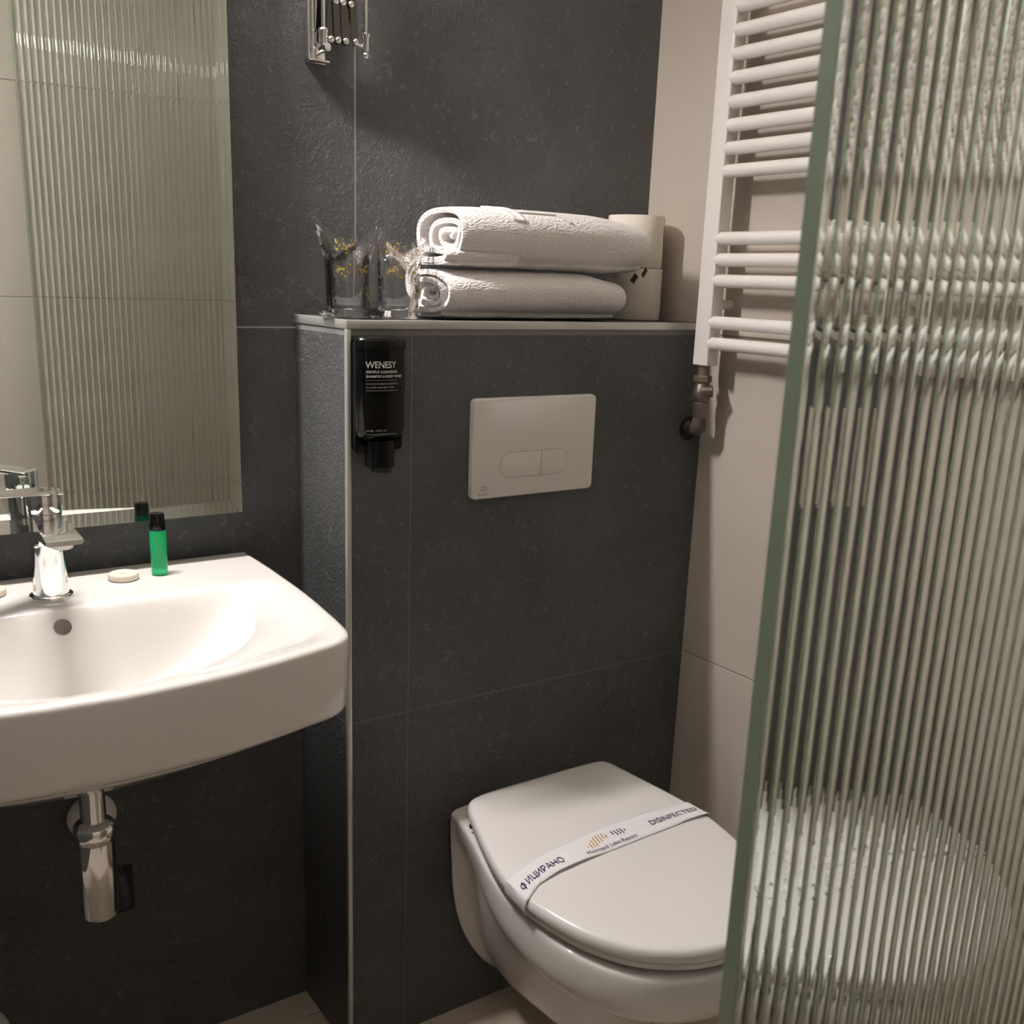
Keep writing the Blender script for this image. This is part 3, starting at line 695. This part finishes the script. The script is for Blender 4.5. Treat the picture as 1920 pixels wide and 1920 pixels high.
def lidring(ins, z, f=1.0):
    n = len(lid_o); out = []
    for i in range(n):
        t = (lid_o[(i+1) % n]-lid_o[i-1]).normalized(); nn = Vector((-t.y, t.x, 0))
        if (lcen-lid_o[i]).dot(nn) < 0: nn = -nn
        p = lid_o[i]+nn*ins; p = lcen+(p-lcen)*f
        out.append((p.x, p.y, shear(p.y-D, z)))
    return out
zl = 0.4425
rs = [lidring(0.004, zl-0.0215), lidring(0.0015, zl-0.0205), lidring(0.0, zl-0.017), lidring(0.0002, zl-0.010), lidring(0.0018, zl-0.005), lidring(0.0048, zl-0.0018), lidring(0.010, zl-0.0003)]
for f_ in (0.9, 0.75, 0.6, 0.45, 0.3, 0.15, 0.05): rs.append(lidring(0.010, zl+0.0008*(1-f_), f_))
link('lid', rings(rs), LIDM, to)
rs = [lidring(0.012, zl-0.0355), lidring(0.007, zl-0.0345), lidring(0.0045, zl-0.031), lidring(0.0045, zl-0.0245), lidring(0.007, zl-0.0225)]
link('seat', rings(rs), LIDM, to)
for sx in (-0.085, 0.085):
    link('hinge', tube_pts([(sx-0.018, -0.030, 0.4135), (sx+0.018, -0.030, 0.4135)], 0.0085, 18), LIDM, to)
for sx in (-1, 1):  # dark stubs set in the hinge gap for its dark spot
    c0 = link('side_buffer', tube_pts([(sx*0.139, -0.078, 0.4065), (sx*0.1475, -0.078, 0.4065)], 0.0040, 12), GREYP, to)
# sticker low on the bowl
STK = plain('sticker_paper', (0.62, 0.56, 0.48), 0.6)
st_pts = [(-0.045, -0.318, 0.166), (-0.010, -0.328, 0.170), (-0.012, -0.316, 0.138), (-0.046, -0.306, 0.134)]
link('care_sticker', rings([st_pts, [(x, y-0.002, z) for x, y, z in st_pts]]), STK, to, smooth=False)
bm = bmesh.new()
for k, (t0, t1) in enumerate(((0.15, 0.8), (0.3, 0.9), (0.1, 0.6))):
    v0 = 0.2+0.28*k
    P = [Vector(p)+Vector((0, -0.0026, 0)) for p in st_pts]
    def q(u, v): return P[0].lerp(P[1], u).lerp(P[3].lerp(P[2], u), v)
    bm.faces.new([bm.verts.new(q(a, b)) for a, b in ((t0, v0), (t1, v0), (t1, v0+0.07), (t0, v0+0.07))])
me = bpy.data.meshes.new('marks'); bm.to_mesh(me); bm.free(); link('sticker_marks', me, BLACKM, to, smooth=False)

# paper band across the lid
pb = thing('disinfection_band', 'white paper band printed DISINFECTED wrapped across the closed toilet lid', 'paper band', (tcx, -D-0.25, 0.427))
def lidtop(x, y): return shear(y, zl)+0.0013
def band_c(x):    # centre line y (world) and half width
    lo = interp([.1258, .1549, .1951, .2519, .3356, .3989, .4635, .5097], [-.4850, -.4680, -.4590, -.4541, -.4502, -.4475, -.4450, -.4490], x)
    hi = interp([.1284, .1826, .2421, .3161, .4183, .507], [-.4339, -.4144, -.4058, -.3960, -.3943, -.4030], x)
    return lo, hi
def band_pt(x, v, lift=0.0):
    """x world across lid, v 0 front edge .. 1 back edge"""
    lo, hi = band_c(x); y = lo+(hi-lo)*v
    xl = -interp([0.33, 0.36, 0.39, 0.443, 0.49, 0.52], [.1730, .1850, .1938, .2022, .1990, .192], -y)+tcx
    xr = interp([0.33, 0.39, 0.45, 0.51], [.174, .185, .189, .181], -y)+tcx
    z = lidtop(x, y)
    # wave of the front edge
    z += 0.0035*max(0, math.sin((x-0.15)*22))*(1-v)**2 + 0.0006
    dl = x-xl; 
    if dl < 0.012: z -= (0.012-dl)**2*26 if dl > 0.0 else 0.0037+(-dl)*1.0
    dr = xr-x
    if dr < 0.012: z -= (0.012-dr)**2*26 if dr > 0 else 0.0037+(-dr)*1.0
    return Vector((x-tcx, y+D+0.25, z+lift-0.427))
bm = bmesh.new(); gr = []
xs = [0.1205+(0.5085-0.1205)*i/180 for i in range(181)]
for x in xs: gr.append([bm.verts.new(band_pt(x, j/8)) for j in range(9)])
# tails going down over the lid edges
def tail(side):
    rows = []
    for k in range(1, 5):
        row = []
        for j in range(9):
            p = gr[0 if side < 0 else -1][j].co.copy(); row.append(bm.verts.new(p+Vector((side*0.0012*math.sin(k), 0, -0.006*k))))
        rows.append(row)
    return rows
tl, trr = tail(-1), tail(1)
seq = tl[::-1]+gr+trr
for i in range(len(seq)-1):
    for j in range(8): bm.faces.new((seq[i][j], seq[i+1][j], seq[i+1][j+1], seq[i][j+1]))
me = bpy.data.meshes.new('band'); bm.to_mesh(me); bm.free(); o = link('paper_strip', me, PAPERW, pb)
so = o.modifiers.new('thickness', 'SOLIDIFY'); so.thickness = 0.0003; so.offset = 0
def btxt(nm, s, size, x0, v0, m, sx=1.0, bold=0.0, slope=0.0):
    text_mesh(nm, s, size, m, pb, lambda x, y: tuple(band_pt(x0+x, v0+(y+slope*x)/0.052, 0.0013)), bold=bold, sx=sx)
btxt('cyrillic_lettering', 'ИЦИРАНО', 0.0200, 0.1405, 0.28, NAVY, 0.80, 0.0)
btxt('cyrillic_lettering', 'O', 0.0165, 0.1262, 0.30, NAVY, 0.80, 0.0)
btxt('cyrillic_lettering', 'I', 0.0240, 0.1305, 0.24, NAVY, 0.80, 0.0)
btxt('english_lettering', 'DISINFECTED', 0.0165, 0.4010, 0.34, NAVY, 0.98, 0.0)
btxt('resort_lettering', 'Metropol Lake Resort', 0.0115, 0.2600, 0.12, NAVY, 0.98, 0.0)
dots = []
for r_, (a, b) in enumerate(((3, 7), (2, 8), (1, 8), (0, 6), (1, 4))):
    for k in range(a, b): dots.append((0.276+0.0060*k-0.001*r_, 0.72-0.085*r_, 0))
for r_, (a, b) in enumerate(((0, 4), (0, 5), (1, 4))):
    for k in range(a, b): dots.append((0.330+0.0060*k, 0.66-0.085*r_, 1))
for kind, nm, mm in ((0, 'gold_dot_emblem', GOLDP), (1, 'blue_dot_emblem', NAVY)):
    bm = bmesh.new()
    for x, v_, kd in dots:
        if kd != kind: continue
        bm.faces.new([bm.verts.new(band_pt(x+0.0016*math.cos(a), v_+0.0016*math.sin(a)/0.052, 0.0010)) for a in [k*math.pi/4 for k in range(8)]])
    me = bpy.data.meshes.new(nm); bm.to_mesh(me); bm.free(); link(nm, me, mm, pb, smooth=False)

# ------------------------------------------------------------------ shelf contents
ZS = H+0.012
# toilet paper: two rolls stacked in the corner
def tproll(x, y, z, label, rz):
    t = thing('toilet_paper_roll', label, 'toilet paper roll', (x, y, z), rz, 'toilet paper rolls on the shelf')
    R1, r1, h1 = 0.0485, 0.021, 0.0865
    link('paper', lathe([(r1, 0.0015), (R1-0.001, 0.0), (R1, 0.0015), (R1+0.0006, h1*0.3), (R1-0.0004, h1*0.6), (R1, h1-0.0015), (R1-0.001, h1), (r1, h1-0.001)], 72, cap=False), PAPER, t)
    link('cardboard_core', lathe([(r1+0.0005, 0.001), (r1+0.0005, h1-0.0005), (r1-0.001, h1-0.0005), (r1-0.001, 0.001)], 36, cap=False), CARD, t)
    # loose end of the sheet
    ve = []
    for k in range(9):
        a = math.radians(-100+k*2.6); rr_ = R1+0.0006+0.0006*(k/8); ve.append((rr_*math.cos(a), rr_*math.sin(a)))
    v = [(x_, y_, 0.001) for x_, y_ in ve]+[(x_, y_, h1-0.001) for x_, y_ in ve]
    link('loose_sheet', mesh(v, [(k, k+1, k+10, k+9) for k in range(8)]), PAPER, t)
    return t
tproll(0.6185, -0.0515, ZS, 'lower toilet paper roll standing on the shelf beside the towels', 0.3)
tproll(0.6150, -0.0515, ZS+0.0875, 'upper toilet paper roll stacked on the other roll in the corner', 1.0)

# towels: spiral rolls
def spiral(k, turns, r_in):
    if k < 0.78: return 1.0
    if k < 1.0: return 1-0.17*sstep(0.78, 1.0, k)
    return 0.83-(0.83-r_in)*(k-1)/max(0.05, turns-1)
def roll_mesh(x0, x1, yc, zc, a, b, turns, th, r_in=0.12, flat=0.0, phase=0.0, tele=0.004, cy=0.0, seed=0, endshape=0.0, squash=None):
    nt, nx = int(turns*40), 56; G = []
    for i in range(nt+1):
        t = i/nt; ang = phase+2*math.pi*turns*t; rr_ = 1-(1-r_in)*t
        row = []
        for j in range(nx+1):
            u = j/nx
            e0 = tele*math.sin(t*turns*2.4+seed)+0.003*math.sin(ang*2+seed)
            e1 = tele*math.cos(t*turns*2.1+seed)
            xa = x0+e0+endshape*(1-rr_)*0.5; xb = x1-e1
            x = xa+(xb-xa)*u
            c, s = math.cos(ang), math.sin(ang); p = 2.5; rr_ = spiral(t*turns, turns, r_in)
            yy = a*rr_*math.copysign(abs(c)**(2/p), c); zz = b*rr_*math.copysign(abs(s)**(2/p), s)
            edge = 1-0.10*(abs(2*u-1)**6)
            nz = noise.noise(Vector((x*9, yy*14+seed, zz*14)))*0.0035*(1-t*0.7)
            sag = squash(u) if squash else 1.0
            row.append((x, yc+cy*(1-rr_)*a+yy*edge+nz, zc+zz*edge*sag+nz*0.6-(1-sag)*b))
        G.append(row)
    n = nx+1; v = [p for r in G for p in r]
    f = [(i*n+j, i*n+j+1, (i+1)*n+j+1, (i+1)*n+j) for i in range(nt) for j in range(nx)]
    return mesh(v, f)
def towel(name, m, parent, th, off=-1):
    o = link(name, m, TOWEL, parent)
    so = o.modifiers.new('thickness', 'SOLIDIFY'); so.thickness = th; so.offset = 0; so.use_rim = True
    b = o.modifiers.new('round', 'BEVEL'); b.width = th*0.35; b.segments = 2; b.limit_method = 'ANGLE'; b.angle_limit = math.radians(50)
    return o
tb = thing('rolled_towel', 'white terry towel roll lying on the shelf, lowest of the two towels', 'towel', (0.34, -0.095, ZS), group='rolled towels on the shelf')
me = roll_mesh(0.172, 0.506, -0.094, ZS+0.0370, 0.070, 0.0333, 3.3, 0.0085, 0.12, phase=-2.15, tele=0.003, cy=-0.15, seed=1.3, squash=lambda u: 1-0.12*sstep(0.8, 1.0, u))
me.transform(Matrix.Translation((-0.34, 0.095, -ZS))); towel('towel_roll', me, tb, 0.0072)
tt = thing('rolled_towel', 'white waffle towel roll with a woven border, lying on top of the other towel', 'towel', (0.35, -0.095, ZS+0.071), group='rolled towels on the shelf')
UP = dict(x0=0.196, x1=0.558, yc=-0.094, zc=ZS+0.1205, a=0.068, b=0.0410, turns=2.9, th=0.009, r_in=0.13, phase=-2.15, tele=0.003, cy=-0.30, seed=4.1, endshape=0.015, squash=lambda u: 1-0.10*sstep(0.7, 1.0, u))
me = roll_mesh(**UP)
me.transform(Matrix.Translation((-0.35, 0.095, -(ZS+0.071)))); towel('towel_roll', me, tt, 0.0078)
me = roll_mesh(0.172, 0.300, -0.098, ZS+0.0905, 0.058, 0.0095, 1.6, 0.009, 0.3, phase=-2.6, tele=0.001, seed=2.2)
me.transform(Matrix.Translation((-0.35, 0.095, -(ZS+0.071)))); towel('tucked_fold', me, tt, 0.0085)
# woven border bands on the upper towel (they follow the outer layer of the roll)
def surf(x, ang):
    a, b, yc, zc, seed, ph, tu = UP['a'], UP['b'], UP['yc'], UP['zc'], UP['seed'], UP['phase'], UP['turns']
    t = ((ang-ph) % (2*math.pi))/(2*math.pi*tu); rr_ = spiral(t*tu, tu, UP['r_in'])
    u = (x-UP['x0'])/(UP['x1']-UP['x0']); c, s = math.cos(ang), math.sin(ang); p = 2.5
    yy = a*rr_*math.copysign(abs(c)**(2/p), c); zz = b*rr_*math.copysign(abs(s)**(2/p), s)
    edge = 1-0.10*(abs(2*u-1)**6); sag = UP['squash'](u)
    nz = noise.noise(Vector((x*9, yy*14+seed, zz*14)))*0.0035*(1-t*0.7)
    p0 = Vector((x, yc+UP['cy']*(1-rr_)*a+yy*edge+nz, zc+zz*edge*sag+nz*0.6-(1-sag)*b))
    return p0+Vector((0, c/a, s/b)).normalized()*0.0048
def border(pts, w_):
    bm = bmesh.new(); rows = []
    for i, (x, a_) in enumerate(pts):
        q = pts[min(i+1, len(pts)-1)]; p = pts[max(i-1, 0)]
        dx_, da = q[0]-p[0], (q[1]-p[1])*0.05; L_ = math.hypot(dx_, da) or 1
        nx_, na = -da/L_*w_/2, dx_/L_*w_/2/0.05
        rows.append([bm.verts.new(surf(x+k*nx_, a_+k*na)-Vector((0.35, -0.095, ZS+0.071))) for k in (-1, 0, 1)])
    for i in range(len(rows)-1):
        for k in range(2): bm.faces.new((rows[i][k], rows[i+1][k], rows[i+1][k+1], rows[i][k+1]))
    me = bpy.data.meshes.new('b'); bm.to_mesh(me); bm.free(); fixn(me)
    o = link('woven_border', me, TOWELB, tt); so = o.modifiers.new('t', 'SOLIDIFY'); so.thickness = 0.0030; so.offset = 0
    return o
def lerp_pts(p, n=14):
    out = []
    for i in range(len(p)-1):
        for k in range(n): t = k/n; out.append((p[i][0]*(1-t)+p[i+1][0]*t, p[i][1]*(1-t)+p[i+1][1]*t))
    return out+[p[-1]]
dg_ = math.radians
border(lerp_pts([(0.262, dg_(92)), (0.285, dg_(150)), (0.302, dg_(152)), (0.282, dg_(92))]), 0.0055)
border(lerp_pts([(0.300, dg_(128)), (0.372, dg_(128)), (0.392, dg_(150))]), 0.0040)
# black care tags at the right end
for k, (x, y, z, rz) in enumerate(((0.5545, -0.150, ZS+0.0790, 0.5), (0.5400, -0.142, ZS+0.0690, 0.2))):
    o = box('care_tag', (-0.0055, -0.0006, -0.007), (0.0055, 0.0006, 0.007), BLACKM, tt, 0.0002)
    o.location = (x-0.35, y+0.095, z-(ZS+0.071)); o.rotation_euler = (0.3, 0.5, rz); 
    if k == 0: o['label'] = 'black care tag at the towel edge'

# ------------------------------------------------------------------ two wrapped tumblers
def tumbler(x, y, label, seed, corners, flare):
    t = thing('wrapped_tumbler', label, 'glass', (x, y, ZS), 0, 'wrapped tumblers on the shelf')
    link('tumbler', lathe([(0.0005, 0.0012), (0.020, 0.0012), (0.0235, 0.0025), (0.0245, 0.006), (0.0300, 0.090), (0.0300, 0.0915), (0.0286, 0.0915), (0.0282, 0.090), (0.0232, 0.016), (0.0205, 0.0125), (0.0005, 0.0115)], 56), CLEAR, t)
    nt, nh = 72, 34; rs = []
    for j in range(nh+1):
        h = j/nh; ring = []
        for i in range(nt):
            a = 2*math.pi*i/nt; c, s = math.cos(a), math.sin(a)
            base = interp([0, 0.05, 0.25, 0.62, 0.74, 1], [0.033, 0.030, 0.0312, 0.0335, 0.0345, 0.035], h)
            up_ = sstep(0.60, 1.0, h)
            fl = (flare[0] if c < 0 else flare[1])*up_*abs(c)**0.8
            flat = 1-0.72*up_
            nz = noise.noise(Vector((c*2.2+seed, s*2.2, h*5+seed)))
            n2 = noise.noise(Vector((c*6+seed, s*6, h*11)))
            rr_ = base+fl+(0.0022*nz+0.0014*n2)*(0.6+1.5*up_)
            if h < 0.04: rr_ = base
            top = 0.100+corners[0]*max(0, -c)**1.4+corners[1]*max(0, c)**1.4+0.004*nz
            z = 0.0006+h*top
            ring.append((rr_*c, rr_*s*flat, z))
        rs.append(ring)
    link('plastic_bag', rings(rs, True, False, False), FILM, t)
    # heat-sealed bottom flap of the bag
    v = []; F = []
    for j in range(5):
        for i in range(9):
            u = i/8; w_ = j/4
            v.append((-0.030-0.018*w_+0.002*noise.noise(Vector((u*4, w_*3, seed))), -0.030+0.05*u*(1-0.4*w_), 0.002+0.012*w_*w_+0.006*abs(noise.noise(Vector((u*5+seed, w_*4, 0))))))
    for j in range(4):
        for i in range(8): F.append((j*9+i, j*9+i+1, (j+1)*9+i+1, (j+1)*9+i))
    link('bag_flap', mesh(v, F), FILM, t)
    def patch(nm, a0, a1, z0, z1, dr):
        v = []; F = []; n_ = 14
        for k in range(n_+1):
            a = math.radians(a0+(a1-a0)*k/n_); 
            for zz in (z0, (z0+z1)/2, z1): v.append(((0.0330+dr)*math.cos(a), (0.0330+dr)*math.sin(a), zz+0.004*math.sin(k*0.9+seed)))
        for k in range(n_):
            for q in range(2): F.append((k*3+q, (k+1)*3+q, (k+1)*3+q+1, k*3+q+1))
        link(nm, mesh(v, F), GOLDF, t)
    patch('gold_print', 215, 255, 0.090, 0.104, 0.003)
    patch('gold_print', 215, 300, 0.060, 0.072, 0.0012)
    patch('gold_print', 290, 325, 0.028, 0.046, 0.0018)
    return t
tumbler(0.0335, -0.112, 'tumbler in clear plastic bag with gold print, nearest the left end of the shelf', 1.7, (0.026, 0.028), (0.013, 0.0105))
tumbler(0.1125, -0.112, 'tumbler in crumpled plastic bag standing next to the rolled towels', 5.9, (0.026, 0.020), (-0.007, 0.0125))

# ------------------------------------------------------------------ prints are sub-parts of the surface they sit on
def reparent(root, part, names):
    p = [c for c in root.children if c.name.split('.')[0] == part][0]
    for c in list(root.children):
        if c.name.split('.')[0] in names: c.parent = p
reparent(ds, 'bottle', ('brand_lettering', 'lettering_line', 'printed_rule'))
reparent(fp, 'plate', ('printed_emblem', 'printed_name', 'button_gap'))
reparent(pb, 'paper_strip', ('cyrillic_lettering', 'english_lettering', 'resort_lettering', 'gold_dot_emblem', 'blue_dot_emblem'))
reparent(ar, 'inner_rod', ('inner_collar',)); reparent(ar, 'outer_rod', ('outer_collar', 'end_ball'))
reparent(tp, 'spout', ('aerator',))
